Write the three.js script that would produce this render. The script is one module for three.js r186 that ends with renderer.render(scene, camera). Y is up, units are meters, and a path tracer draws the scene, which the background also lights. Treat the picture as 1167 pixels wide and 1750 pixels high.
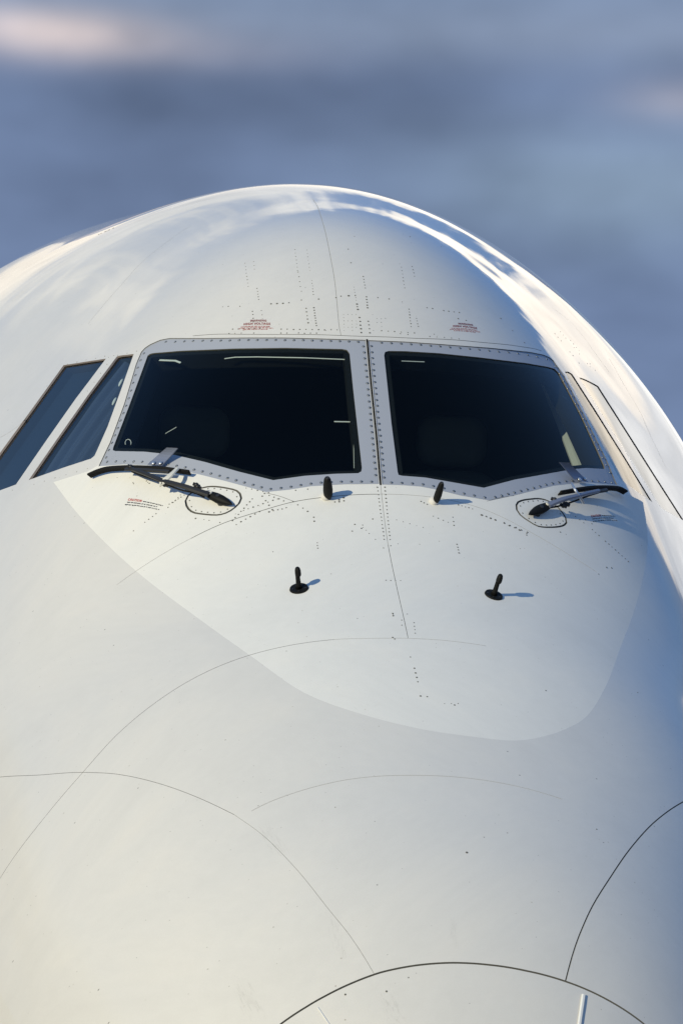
import * as THREE from 'three';
import { ImprovedNoise } from 'three/addons/math/ImprovedNoise.js';
import { mergeGeometries } from 'three/addons/utils/BufferGeometryUtils.js';
import { RoundedBoxGeometry } from 'three/addons/geometries/RoundedBoxGeometry.js';

// ---------------------------------------------------------------- camera, sky, sun, exposure
const scene = new THREE.Scene();
const W = 682, H = 1024;
const camera = new THREE.PerspectiveCamera(25.4286, W / H, 0.1, 6000);
camera.position.set(-1.0096, 0.776, 5.3913);
camera.rotation.order = 'YXZ';
camera.rotation.set(0.0111, -0.1138, 0.0316);
camera.updateMatrixWorld(true);

const renderer = new THREE.WebGLRenderer({ antialias: true });
renderer.setSize(W, H);
renderer.toneMapping = THREE.LinearToneMapping;
renderer.toneMappingExposure = 1.02;
renderer.shadowMap.enabled = true;
renderer.shadowMap.type = THREE.PCFSoftShadowMap;

const SUN = new THREE.Vector3(-0.735, 0.375, 0.575).normalize();
const sun = new THREE.DirectionalLight(new THREE.Color(1, 0.925, 0.68), 3.45);
sun.position.copy(SUN).multiplyScalar(40);
sun.target.position.set(0, 0, -3);
sun.castShadow = true;
sun.shadow.mapSize.set(2048, 2048);
Object.assign(sun.shadow.camera, { left: -9, right: 9, top: 9, bottom: -9, near: 1, far: 90 });
scene.add(sun, sun.target);

const noise = new ImprovedNoise();
function rng(seed) { let s = seed >>> 0; return () => { s = (s + 0x6D2B79F5) | 0; let t = Math.imul(s ^ (s >>> 15), 1 | s); t = (t + Math.imul(t ^ (t >>> 7), 61 | t)) ^ t; return ((t ^ (t >>> 14)) >>> 0) / 4294967296; }; }
function fbm(x, y, z, oct = 5) { let a = 0.5, s = 0; for (let i = 0; i < oct; i++) { s += a * noise.noise(x, y, z); x = x * 2.03 + 7.1; y = y * 2.03 + 3.7; z = z * 2.03 + 1.3; a *= 0.5; } return s; }
const smooth = (a, b, v) => { const t = Math.min(1, Math.max(0, (v - a) / (b - a))); return t * t * (3 - 2 * t); };
const mix = (a, b, t) => a + (b - a) * t;

{ // one evening sky: slate cloud layer low ahead, blue above, broken sunlit cloud
  const w = 2048, h = 1024, data = new Float32Array(w * h * 4);
  for (let j = 0; j < h; j++) for (let i = 0; i < w; i++) {
    const el = ((j + 0.5) / h - 0.5) * Math.PI, th = ((i + 0.5) / w - 0.5) * 2 * Math.PI;
    const d = [Math.cos(el) * Math.cos(th), Math.sin(el), Math.cos(el) * Math.sin(th)];
    const az = Math.atan2(d[0], -d[2]) * 180 / Math.PI, eld = el * 180 / Math.PI;   // az from straight ahead, + to the right
    const up = Math.max(0, d[1]);
    if (eld < -1) { data.set([0.10, 0.13, 0.19, 1], (j * w + i) * 4); continue; }
    // clear blue
    const k = Math.pow(1 - up, 2.0);
    let r = mix(0.11, 0.10, k), g = mix(0.235, 0.25, k), b = mix(0.49, 0.60, k);
    // slate stratus veil near the horizon
    const sx = d[0] / (up + 0.22), sz = d[2] / (up + 0.22);
    const n1 = fbm(sx * 0.9 + 3.1, sz * 0.9, 0.5, 5), n2 = fbm(sx * 2.6, sz * 2.6 + 9, 4.2, 5);
    const veil = (1 - smooth(0.21, 0.33, up)) * 0.95;
    const n4 = fbm(az * 0.16 + 3, eld * 0.33, 1.7, 5), vs = 1 + 0.06 * n2 + 0.14 * n1 + 0.55 * n4;
    r = mix(r, 0.150 * vs, veil); g = mix(g, 0.203 * vs, veil); b = mix(b, 0.328 * vs, veil);
    // a belt of broken sunlit cloud: low to the right and left, over the slate layer straight ahead
    const n3 = fbm(sx * 1.5 + 20, sz * 1.5 - 4, 8.8, 6);
    const ahead = smooth(-4.6, -2.7, az) * (1 - smooth(16, 20, az));
    const bottom = mix(0.5, 14.2, ahead), rough = mix(7, 1.5, smooth(2, 15, az)), top = mix(26, 17, smooth(-6, 17, az)) + 3.2 * smooth(20, 29, az) - 0.4 * smooth(35, 43, az) + rough * (n3 + 0.7 * n2) + 2.4 * fbm(az * 0.8, eld * 0.5, 3.3, 5);
    const sector = smooth(-27, -17, az + 8 * n2) * (1 - smooth(33.6, 36.4, az + 0.45 * (eld - 15) + 4 * n2 + 2 * fbm(az * 0.5, eld * 0.8, 1.1, 4)));
    const rightward = smooth(-4, 12, az), streak = smooth(-0.26, 0.02, n3 + 0.30 * smooth(8, 19, az));
    const thin = 0.42 + 0.4 * smooth(-0.12, 0.22, n3 + 0.8 * fbm(az * 0.09, eld * 0.55, 7.7, 5));
    const c = smooth(bottom, bottom + mix(3, 1.2, ahead), eld) * (1 - smooth(top - mix(2.6, 0.45, rightward), top + mix(2.6, 0.55, rightward), eld)) * sector * mix(thin, streak, rightward);
    const lit = (1.0 + 0.28 * n2 + 0.28 * fbm(az * 0.35, eld * 0.8, 5.1, 5)) * mix(0.72, 1, rightward);
    r = mix(r, 1.22 * lit, c); g = mix(g, 1.19 * lit, c); b = mix(b, 1.14 * lit, c);
    // the soft bright gaps that show in the slate layer
    const blob = (a0, e0, wa, we, s) => s * Math.exp(-Math.pow(Math.abs(az - a0) / wa, 2.1) - Math.pow(Math.abs(eld - e0) / we, 2.1));
    const nb = 1 + 1.5 * n4;
    const g1 = (blob(-0.9, 12.15, 2.6, 0.62, 0.27) + blob(2.6, 11.9, 3.2, 0.5, 0.05) + blob(15.0, 11.1, 1.7, 0.5, 0.10)) * nb;
    r += g1 * 1.0; g += g1 * 0.74; b += g1 * 0.50;
    const near = eld > 0 && eld < 22 ? 1 : 0, top1 = near * smooth(11.2, 12.8, eld) * (1 - smooth(15, 20, eld)), dk = near * blob(5.2, 10.6, 5.5, 1.1, 1), rt = near * blob(13.5, 8.9, 6.5, 1.7, 1), lr = near * blob(14, 5, 6, 3, 1);
    const f = (1 + 0.28 * top1 - 0.20 * dk + 0.42 * rt + 0.22 * lr);
    r *= f * (1 + 0.12 * rt + 0.16 * top1); g *= f * (1 + 0.10 * rt + 0.06 * top1); b *= f * (1 - 0.07 * rt - 0.08 * top1);
    const o = (j * w + i) * 4; data[o] = r; data[o + 1] = g; data[o + 2] = b; data[o + 3] = 1;
  }
  const sky = new THREE.DataTexture(data, w, h, THREE.RGBAFormat, THREE.FloatType);
  sky.mapping = THREE.EquirectangularReflectionMapping;
  sky.magFilter = sky.minFilter = THREE.LinearFilter; sky.wrapS = THREE.RepeatWrapping; sky.needsUpdate = true;
  scene.background = sky; scene.environment = sky;
}

// ---------------------------------------------------------------- the shape of the nose: stations aft of the tip, a rounded section at each
const KX = [0, .05, .2, .5, 1, 1.6, 2.2, 2.8, 3.4, 4.2, 5, 6, 7, 8.5, 10], KS = KX.map(Math.sqrt);
function spline(ks, v) {
  const n = ks.length, h = [], A = [], B = [];
  for (let i = 0; i < n - 1; i++) h.push(ks[i + 1] - ks[i]);
  for (let i = 0; i < n; i++) { A.push(new Array(n).fill(0)); B.push(0); }
  A[0][0] = 1;
  for (let i = 1; i < n - 1; i++) { A[i][i - 1] = h[i - 1]; A[i][i] = 2 * (h[i - 1] + h[i]); A[i][i + 1] = h[i]; B[i] = 6 * ((v[i + 1] - v[i]) / h[i] - (v[i] - v[i - 1]) / h[i - 1]); }
  A[n - 1][n - 2] = h[n - 2]; A[n - 1][n - 1] = 2 * h[n - 2]; B[n - 1] = -6 * (v[n - 1] - v[n - 2]) / h[n - 2];
  for (let i = 0; i < n; i++) for (let r = i + 1; r < n; r++) if (A[r][i]) { const f = A[r][i] / A[i][i]; for (let c = i; c < n; c++) A[r][c] -= f * A[i][c]; B[r] -= f * B[i]; }
  const m = new Array(n).fill(0);
  for (let i = n - 1; i >= 0; i--) { let s = B[i]; for (let c = i + 1; c < n; c++) s -= A[i][c] * m[c]; m[i] = s / A[i][i]; }
  return (x) => {
    x = Math.min(ks[n - 1], Math.max(ks[0], x)); let i = 0; while (i < n - 2 && x > ks[i + 1]) i++;
    const a = ks[i + 1] - x, b = x - ks[i], hh = h[i];
    return m[i] * a * a * a / (6 * hh) + m[i + 1] * b * b * b / (6 * hh) + (v[i] / hh - m[i] * hh / 6) * a + (v[i + 1] / hh - m[i + 1] * hh / 6) * b;
  };
}
const ZT = spline(KS, [-1.1854, -0.8275, -0.5178, -0.1599, 0.1568, 0.511, 0.8895, 1.4911, 1.9416, 2.2027, 2.3986, 2.5001, 2.5989, 2.6881, 2.6984]);
const WD = spline(KS, [0.0005, 0.3014, 0.5967, 0.8798, 1.1518, 1.3755, 1.5399, 1.6734, 1.8123, 2.0443, 2.2718, 2.4358, 2.5089, 2.5234, 2.5166]);
const ZB = spline(KS, [-1.1854, -1.5, -1.75, -1.98, -2.15, -2.3, -2.42, -2.5, -2.57, -2.63, -2.67, -2.69, -2.70, -2.71, -2.71]);
const ZC = spline([0, 2.5, 5, 9].map(Math.sqrt), [-1.1854, -0.8697, -0.2987, 0.0643]);
const KK = spline([0, 2, 3, 4.5, 8], [0.0478, 0.0215, -0.106, -0.0965, 0.0805]);
const V = (x, y, z) => new THREE.Vector3(x, y, z);
function S0(x, t) {                              // x metres aft of the tip, t angle round the section (0 right, PI/2 crown, PI left)
  x = Math.max(x, 1e-5); const s = Math.sqrt(x), zc = ZC(s), k = KK(x), c = Math.cos(t), n = Math.sin(t);
  return V(WD(s) * c * (1 + k * n * n), zc + (n >= 0 ? (ZT(s) - zc) : (zc - ZB(s))) * n * (1 + k * c * c), -x);
}
function N0(x, t) {
  const h = 2e-3; x = Math.max(x, 4e-3);
  const a = S0(x + h, t).sub(S0(x - h, t)), b = S0(x, t + h).sub(S0(x, t - h));
  return a.cross(b).normalize();
}
// the skin is hand-worked sheet: very slight waves, a fraction of a millimetre
function wave(x, t) {
  const q = t * 2.0;
  const f = smooth(0.5, 1.6, x);
  return f * (0.00055 * noise.noise(x * 3.1, q * 2.6, 2.2) + 0.00022 * noise.noise(x * 8.3 + 4, q * 7.1, 6.1)) + 0.0004 * noise.noise(x * 1.4 + 2, q * 1.2, 11);
}
function S(x, t, h = 0) { const p = S0(x, t); return p.addScaledVector(N0(x, t), h + wave(x, t)); }
function N(x, t) {
  const h = 4e-3, n = N0(x, t), xx = Math.max(x, 5e-3);
  const a = S0(xx + h, t).sub(S0(xx - h, t)), b = S0(xx, t + h).sub(S0(xx, t - h)), la = a.length(), lb = b.length();
  const gx = (wave(xx + h, t) - wave(xx - h, t)) / la, gt = (wave(xx, t + h) - wave(xx, t - h)) / lb;
  return n.addScaledVector(a, -gx / la).addScaledVector(b, -gt / lb).normalize();
}

// where a line of sight meets the skin (or a height h over it): used to read surface coordinates [x, t] of features
const PX = 1167, PY = 1750, FOC = PY / 2 / Math.tan(THREE.MathUtils.degToRad(camera.fov / 2));
const INV = camera.matrixWorld.clone().invert();
function proj(p) { const q = p.clone().applyMatrix4(INV); return [PX / 2 + FOC * q.x / -q.z, PY / 2 - FOC * q.y / -q.z]; }
const TABLE = [];
for (let i = 0; i < 110; i++) for (let j = 0; j <= 130; j++) {
  const x = 0.02 + 7.2 * Math.pow(i / 109, 1.4), t = -0.5 + (Math.PI + 1) * j / 130, p = S0(x, t);
  if (N0(x, t).dot(camera.position.clone().sub(p)) > 0) { const q = proj(p); TABLE.push([q[0], q[1], x, t]); }
}
const surf0 = (x, t, h) => S0(x, t).addScaledVector(N0(x, t), h);
function at(px, py, h = 0, f = surf0) {
  let best = null, bd = 1e18;
  for (const e of TABLE) { const d = (e[0] - px) ** 2 + (e[1] - py) ** 2; if (d < bd) { bd = d; best = e; } }
  let x = best[2], t = best[3];
  for (let it = 0; it < 25; it++) {
    const q = proj(f(x, t, h)), e = 1e-4, qa = proj(f(x + e, t, h)), qb = proj(f(x, t + e, h));
    const a = (qa[0] - q[0]) / e, b = (qb[0] - q[0]) / e, c = (qa[1] - q[1]) / e, d = (qb[1] - q[1]) / e, det = a * d - b * c;
    const ex = px - q[0], ey = py - q[1];
    let dx = (d * ex - b * ey) / det, dt = (a * ey - c * ex) / det;
    const m = Math.max(1, Math.abs(dx) / 0.15, Math.abs(dt) / 0.15);
    x = Math.max(0.01, x + dx / m); t += dt / m;
    if (Math.abs(ex) + Math.abs(ey) < 0.01) break;
  }
  return [x, t];
}
const pt = (px, py, h = 0) => { const [x, t] = at(px, py, h); return surf0(x, t, h); };
const nrm = (px, py) => { const [x, t] = at(px, py); return N0(x, t); };
const line = (a, h = 0) => a.map(([x, y]) => at(x, y, h));
// an outline read every dozen pixels, so that its edges run straight as seen
const outline = (a, closed = true) => { const o = []; for (let i = 0; i < (closed ? a.length : a.length - 1); i++) { const p = a[i], q = a[(i + 1) % a.length], n = Math.max(1, Math.round(Math.hypot(q[0] - p[0], q[1] - p[1]) / 14)); for (let k = 0; k < n; k++) o.push(at(mix(p[0], q[0], k / n), mix(p[1], q[1], k / n))); } return o; };
// resample a polyline in surface coordinates; smooth = through a spline
function resample(pl, step, closed = false, curved = true) {
  const v = pl.map(([x, t]) => V(x, t * 1.8, 0));
  let pts;
  if (curved) { const c = new THREE.CatmullRomCurve3(v, closed, 'centripetal'); pts = c.getSpacedPoints(Math.max(2, Math.ceil(c.getLength() / step))); if (closed) pts.pop(); }
  else { pts = []; const n = v.length; for (let i = 0; i < (closed ? n : n - 1); i++) { const a = v[i], b = v[(i + 1) % n], k = Math.max(1, Math.ceil(a.distanceTo(b) / step)); for (let j = 0; j < k; j++) pts.push(a.clone().lerp(b, j / k)); } if (!closed) pts.push(v[n - 1]); }
  return pts.map((p) => [p.x, p.y / 1.8]);
}
function toParam(x, t, v) {                     // a small tangent vector as a change of [x, t]
  const e = 1e-3, a = S0(x + e, t).sub(S0(x - e, t)).divideScalar(2 * e), b = S0(x, t + e).sub(S0(x, t - e)).divideScalar(2 * e);
  const aa = a.dot(a), bb = b.dot(b), ab = a.dot(b), av = a.dot(v), bv = b.dot(v), det = aa * bb - ab * ab;
  return [(bb * av - ab * bv) / det, (aa * bv - ab * av) / det];
}

// ---------------------------------------------------------------- cutting the skin sheet
const area = (p) => { let s = 0; for (let i = 0; i < p.length; i++) { const a = p[i], b = p[(i + 1) % p.length]; s += a[0] * b[1] - b[0] * a[1]; } return s / 2; };
const ccw = (p) => (area(p) < 0 ? p.slice().reverse() : p);
function halves(poly, a, b) {
  const L = [], R = [], ex = b[0] - a[0], ey = b[1] - a[1], n = poly.length;
  let pd = ex * (poly[n - 1][1] - a[1]) - ey * (poly[n - 1][0] - a[0]), pp = poly[n - 1];
  for (let i = 0; i < n; i++) {
    const p = poly[i], d = ex * (p[1] - a[1]) - ey * (p[0] - a[0]);
    if ((d > 0 && pd < 0) || (d < 0 && pd > 0)) { const k = pd / (pd - d), q = [pp[0] + (p[0] - pp[0]) * k, pp[1] + (p[1] - pp[1]) * k]; L.push(q); R.push(q); }
    if (d >= 0) L.push(p); if (d <= 0) R.push(p);
    pd = d; pp = p;
  }
  return [L, R];
}
function cutConvex(poly, piece, inside, outside) {
  let rest = poly;
  for (let i = 0; i < piece.length; i++) {
    const [L, R] = halves(rest, piece[i], piece[(i + 1) % piece.length]);
    if (R.length > 2 && Math.abs(area(R)) > 1e-10) outside.push(R);
    if (L.length < 3 || Math.abs(area(L)) < 1e-10) return;
    rest = L;
  }
  inside.push(rest);
}
const box = (p) => { let a = 1e9, b = 1e9, c = -1e9, d = -1e9; for (const [x, y] of p) { a = Math.min(a, x); b = Math.min(b, y); c = Math.max(c, x); d = Math.max(d, y); } return [a, b, c, d]; };
function pieces(loop) {                         // any simple outline as convex pieces
  const p = ccw(loop).map(([x, y]) => new THREE.Vector2(x, y));
  return THREE.ShapeUtils.triangulateShape(p, []).map((f) => ccw(f.map((i) => [p[i].x, p[i].y])));
}
// cells: {p, tag}. What lies inside the pieces gets newTag (null = removed)
function cut(cells, list, newTag) {
  const items = list.map((p) => [p, box(p)]), all = box(list.flat()), out = [];
  for (const cell of cells) {
    const cb = box(cell.p);
    if (cb[0] > all[2] || cb[2] < all[0] || cb[1] > all[3] || cb[3] < all[1]) { out.push(cell); continue; }
    let open = [cell.p]; const ins = [];
    for (const [piece, b] of items) {
      if (cb[0] > b[2] || cb[2] < b[0] || cb[1] > b[3] || cb[3] < b[1]) continue;
      const next = [];
      for (const o of open) { const t = []; const u = []; cutConvex(o, piece, t, u); if (t.length) { ins.push(...t); next.push(...u); } else next.push(o); }
      open = next; if (!open.length) break;
    }
    if (!ins.length) { out.push(cell); continue; }
    for (const o of open) out.push({ p: o, tag: cell.tag });
    if (newTag) for (const o of ins) out.push({ p: o, tag: newTag });
  }
  return out;
}
function inside(loop, x, y) { let c = false; for (let i = 0, j = loop.length - 1; i < loop.length; j = i++) { const a = loop[i], b = loop[j]; if ((a[1] > y) !== (b[1] > y) && x < (b[0] - a[0]) * (y - a[1]) / (b[1] - a[1]) + a[0]) c = !c; } return c; }
function sheet(cells, fp = S, fn = N, flip = false) {         // geometry of cells laid on the skin
  const pos = [], nor = [], uv = [], cache = new Map();
  const vert = (q) => { const k = Math.round(q[0] * 2e5) * 4194304 + Math.round(q[1] * 2e5); let e = cache.get(k); if (!e) { const p = fp(q[0], q[1]), n = fn(q[0], q[1]); e = [p.x, p.y, p.z, n.x, n.y, n.z]; cache.set(k, e); } pos.push(e[0], e[1], e[2]); nor.push(e[3], e[4], e[5]); uv.push(e[0], e[2] - 0.6 * e[1]); };
  for (const { p } of cells) {
    const f = (area(p) > 0) !== flip;
    for (let i = 1; i < p.length - 1; i++) { vert(p[0]); if (f) { vert(p[i]); vert(p[i + 1]); } else { vert(p[i + 1]); vert(p[i]); } }
  }
  const g = new THREE.BufferGeometry();
  g.setAttribute('position', new THREE.Float32BufferAttribute(pos, 3)); g.setAttribute('normal', new THREE.Float32BufferAttribute(nor, 3)); g.setAttribute('uv', new THREE.Float32BufferAttribute(uv, 2));
  return g;
}
function tris(list) {                           // flat-shaded triangles of Vector3
  const pos = [], uv = []; for (const t of list) for (const p of t) { pos.push(p.x, p.y, p.z); uv.push(p.x, p.y + p.z); }
  const g = new THREE.BufferGeometry(); g.setAttribute('position', new THREE.Float32BufferAttribute(pos, 3)); g.setAttribute('uv', new THREE.Float32BufferAttribute(uv, 2)); g.computeVertexNormals(); return g;
}
function loft(loopA, loopB, closed = true) {
  const t = [], n = loopA.length;
  for (let i = 0; i < (closed ? n : n - 1); i++) { const j = (i + 1) % n; t.push([loopA[i], loopB[i], loopA[j]], [loopA[j], loopB[i], loopB[j]]); }
  return tris(t);
}
// a bar of rectangular section swept along points; ups = direction of its height
function sweep(points, ups, widths, heights, bevel = 0.25) {
  const n = points.length, rings = [], pick = (v, i) => (Array.isArray(v) ? v[i] : v);
  for (let i = 0; i < n; i++) {
    const d = points[Math.min(n - 1, i + 1)].clone().sub(points[Math.max(0, i - 1)]).normalize();
    const s = d.clone().cross(ups[i]).normalize(), u = s.clone().cross(d).normalize(), w = pick(widths, i) / 2, h = pick(heights, i) / 2, b = bevel * Math.min(w, h) * 2;
    rings.push([[w, -h + b], [w, h - b], [w - b, h], [-w + b, h], [-w, h - b], [-w, -h + b], [-w + b, -h], [w - b, -h]].map(([a, c]) => points[i].clone().addScaledVector(s, a).addScaledVector(u, c)));
  }
  const t = [];
  for (let i = 0; i < n - 1; i++) for (let k = 0; k < 8; k++) { const m = (k + 1) % 8; t.push([rings[i][k], rings[i][m], rings[i + 1][k]], [rings[i][m], rings[i + 1][m], rings[i + 1][k]]); }
  for (let k = 1; k < 7; k++) { t.push([rings[0][0], rings[0][k + 1], rings[0][k]]); t.push([rings[n - 1][0], rings[n - 1][k], rings[n - 1][k + 1]]); }
  return tris(t);
}
function aim(o, p, up, fwd) {                   // place o at p with +y along up and +z near fwd
  const y = up.clone().normalize(), x = y.clone().cross(fwd).normalize(), z = x.clone().cross(y);
  o.applyMatrix4(new THREE.Matrix4().makeBasis(x, y, z).setPosition(p)); return o;
}

// ---------------------------------------------------------------- materials
const grain = (() => {
  const n = 1024, d = new Uint8Array(n * n * 4), r = rng(5);
  for (let j = 0; j < n; j++) for (let i = 0; i < n; i++) {
    const a = i / n * Math.PI * 2, b = j / n * Math.PI * 2;
    const f = fbm(Math.cos(a) * 1.6 + 5, Math.sin(a) * 1.6 + Math.cos(b) * 1.6, Math.sin(b) * 1.6, 5), f2 = fbm(Math.cos(a) * 9, Math.sin(a) * 9 + Math.cos(b) * 9, Math.sin(b) * 9, 3);
    const v = Math.min(255, 243 + 6.5 * f + 3.5 * f2 + (r() - 0.5) * 4), o = (j * n + i) * 4;
    d[o] = v; d[o + 1] = v - 0.4 - 2 * Math.max(0, f); d[o + 2] = v - 1 - 5 * Math.max(0, f); d[o + 3] = 255;
  }
  for (let k = 0; k < 240; k++) { const x = Math.floor(r() * n), y = Math.floor(r() * n), w = r() < 0.12 ? 2 : 1, m = 0.5 + 0.4 * r(); for (let a = 0; a < w; a++) for (let e = 0; e < w; e++) { const o = (((y + a) % n) * n + (x + e) % n) * 4; d[o] *= m; d[o + 1] *= m * 0.98; d[o + 2] *= m * 0.94; } }
  const t = new THREE.DataTexture(d, n, n); t.colorSpace = THREE.SRGBColorSpace; t.wrapS = t.wrapT = THREE.RepeatWrapping; t.magFilter = THREE.LinearFilter; t.minFilter = THREE.LinearMipmapLinearFilter; t.generateMipmaps = true; t.repeat.set(0.55, 0.55); t.needsUpdate = true; return t;
})();
const rgb = (r, g, b) => new THREE.Color().setRGB(r, g, b);
const M = {
  paint: new THREE.MeshPhysicalMaterial({ color: rgb(0.735, 0.708, 0.655), map: grain, roughness: 0.6, specularIntensity: 0.2, clearcoat: 1, clearcoatRoughness: 0.025 }),
  matte: new THREE.MeshPhysicalMaterial({ color: rgb(0.795, 0.78, 0.735), map: grain, roughness: 0.7, specularIntensity: 0.5 }),
  frame: new THREE.MeshStandardMaterial({ color: rgb(0.37, 0.385, 0.425), roughness: 0.5, metalness: 0.1 }),
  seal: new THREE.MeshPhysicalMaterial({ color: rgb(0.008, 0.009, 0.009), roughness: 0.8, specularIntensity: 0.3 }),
  joint: new THREE.MeshStandardMaterial({ color: rgb(0.12, 0.115, 0.10), roughness: 0.9 }),
  faint: new THREE.MeshStandardMaterial({ color: rgb(0.42, 0.41, 0.38), roughness: 0.9 }),
  glass: new THREE.MeshPhysicalMaterial({ color: rgb(0.74, 0.80, 0.77), transmission: 1, roughness: 0, thickness: 0, ior: 1.19 }),
  sideGlass: new THREE.MeshPhysicalMaterial({ color: rgb(0.72, 0.80, 0.80), transmission: 1, roughness: 0, thickness: 0, ior: 2.0 }),
  sideGlassL: new THREE.MeshPhysicalMaterial({ color: rgb(0.72, 0.80, 0.80), transmission: 1, roughness: 0, thickness: 0, ior: 1.27 }),
  black: new THREE.MeshPhysicalMaterial({ color: rgb(0.007, 0.007, 0.0065), roughness: 0.6, specularIntensity: 0.35 }),
  rubber: new THREE.MeshPhysicalMaterial({ color: rgb(0.010, 0.010, 0.010), roughness: 0.8, specularIntensity: 0.35 }),
  screw: new THREE.MeshStandardMaterial({ color: rgb(0.20, 0.21, 0.22), roughness: 0.35, metalness: 0.8 }),
  steel: new THREE.MeshStandardMaterial({ color: rgb(0.55, 0.56, 0.58), roughness: 0.32, metalness: 0.85 }),
  armGrey: new THREE.MeshStandardMaterial({ color: rgb(0.028, 0.028, 0.03), roughness: 0.5, metalness: 0.3 }),
  cream: new THREE.MeshStandardMaterial({ color: rgb(0.62, 0.60, 0.54), roughness: 0.6 }),
  bluegrey: new THREE.MeshStandardMaterial({ color: rgb(0.20, 0.225, 0.30), roughness: 0.35, metalness: 0.4 }),
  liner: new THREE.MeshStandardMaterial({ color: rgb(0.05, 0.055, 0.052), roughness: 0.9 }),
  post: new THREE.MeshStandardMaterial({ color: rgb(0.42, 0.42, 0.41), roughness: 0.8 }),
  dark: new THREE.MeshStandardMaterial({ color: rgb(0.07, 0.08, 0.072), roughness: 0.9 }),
  seat: new THREE.MeshStandardMaterial({ color: rgb(0.22, 0.24, 0.225), roughness: 0.95 }),
  navy: new THREE.MeshStandardMaterial({ color: rgb(0.013, 0.022, 0.038), roughness: 0.85 }),
  drape: new THREE.MeshStandardMaterial({ color: rgb(0.040, 0.062, 0.125), roughness: 0.7 }),
  reveal: new THREE.MeshStandardMaterial({ color: rgb(0.42, 0.35, 0.32), roughness: 0.7 }),
  shade: new THREE.MeshStandardMaterial({ color: rgb(0.62, 0.61, 0.56), roughness: 0.85 }),  // added pale backing of the right side panes
  strip: new THREE.MeshStandardMaterial({ color: rgb(0.72, 0.71, 0.68), roughness: 0.55 }),
};
for (const m of Object.values(M)) m.side = THREE.DoubleSide;

// ---------------------------------------------------------------- the airliner: one thing, everything on it is a part
const plane = new THREE.Group(); plane.name = 'airliner'; scene.add(plane);
plane.userData = { label: 'white airliner nose with two large windshields, parked wipers and short black probes', category: 'airplane' };
const taken = {};
function named(n) { const k = taken[n] = (taken[n] ?? -1) + 1; return k ? `${n}_${String(k).padStart(3, '0')}` : n; }
function part(name, geo, mat, parent = plane, label) {
  const g = Array.isArray(geo) ? mergeGeometries(geo.map((x) => { x = x.index ? x.toNonIndexed() : x; for (const k of Object.keys(x.attributes)) if (!['position', 'normal', 'uv'].includes(k)) x.deleteAttribute(k); return x; })) : geo;
  const m = new THREE.Mesh(g, mat); m.name = named(name); m.castShadow = m.receiveShadow = true; parent.add(m);
  if (label) m.userData.label = label; return m;
}
function group(name, parent = plane, label) { const g = new THREE.Group(); g.name = named(name); parent.add(g); if (label) g.userData.label = label; return g; }

// outlines read off the surface
const LEFT_OUT = outline([[290, 578], [350, 578], [420, 577], [487, 577], [560, 579], [624.5, 581], [630, 640], [636, 700], [642, 760], [647.5, 827], [590, 827.5], [532, 831], [494, 837], [455, 841], [400, 826], [350, 813], [300, 801.5], [250, 795], [212, 794], [169, 797], [188.6, 755.8], [212.6, 690.6], [226, 646], [233, 622], [241.7, 601.5], [248, 594.5], [257, 588.5], [274, 581]]);
const LEFT_IN = outline([[252, 606.6], [255.5, 604], [260.5, 602.6], [308.6, 598.5], [400, 594.6], [487, 593.4], [585, 595.4], [593, 597], [597.5, 603], [603.7, 664.6], [611, 730], [618.5, 798], [617.5, 804.5], [612, 807.6], [573, 808.6], [521, 812], [466.6, 819.5], [408, 805], [350, 788.5], [298, 776.5], [247, 771], [197, 770], [192.5, 768.5], [193, 764], [222, 688]]);
const RIGHT_OUT = outline([[629, 581.5], [693, 584], [750, 588], [839, 594.7], [907, 602], [929, 606.5], [938, 610.5], [945, 616], [964, 643], [1000, 714], [1036, 786], [1053.5, 828.5], [1004.4, 825], [985, 826], [946, 830], [914, 837.5], [880, 846], [837.5, 855.5], [786, 846.6], [750, 837.5], [718.5, 831.5], [685, 829], [653, 828], [647, 760], [641, 700], [635, 640]]);
const RIGHT_IN = outline([[656.5, 606], [658, 600.5], [664, 598.6], [693, 599], [750, 602.5], [821.5, 610], [900, 619.7], [938, 626.5], [948, 629.5], [956, 637], [993, 707], [1021.6, 769], [1033, 795], [1033.5, 800.5], [1028, 800.5], [1002.5, 799], [978, 801], [951.6, 806], [917.7, 812], [880, 818.6], [827, 832.5], [778.6, 824], [727, 815], [687.6, 812], [681, 810.5], [679.5, 805], [669, 723]]);
const SIDE = [
  outline([[196.5, 614], [200.5, 609], [206, 607.6], [229, 605], [208, 664], [184, 730], [165, 773], [162, 779], [156, 784], [110, 799], [49.5, 820.5], [98, 750], [150, 676]]),
  outline([[109, 624], [150, 617.5], [181.6, 613], [130, 681], [80, 752], [27.8, 828], [-10, 842], [-58, 858], [0, 775], [55, 699]]),
  outline([[964.5, 635.5], [970, 635], [977, 639], [1020, 706], [1070, 786], [1114, 858], [1085, 838], [1060, 820], [1054, 811], [1030, 764], [1000, 705]]),
  outline([[989, 645], [1005, 651], [1021.6, 660], [1070, 736], [1120, 815], [1168, 890], [1129, 869], [1080, 791], [1030, 711]]),
];
const RING0 = line([[200, 1000], [262, 957], [327, 920], [380, 895], [440, 875], [500, 858], [572, 848], [645, 844.5], [700, 846], [760, 853], [828, 871], [918, 916], [970, 947], [1019, 978]]);
const RING1 = line([[0, 1502], [70, 1405], [141, 1321], [200, 1256], [259, 1206], [330, 1160], [400, 1128.5], [486, 1105], [571, 1093], [640, 1091], [697, 1091], [764, 1095], [830, 1104]]);
const RING2 = line([[430, 1386], [460, 1371], [500, 1356], [540, 1344], [590, 1333], [640, 1327], [700, 1325], [800, 1330], [900, 1348], [960, 1366]]);
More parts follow.
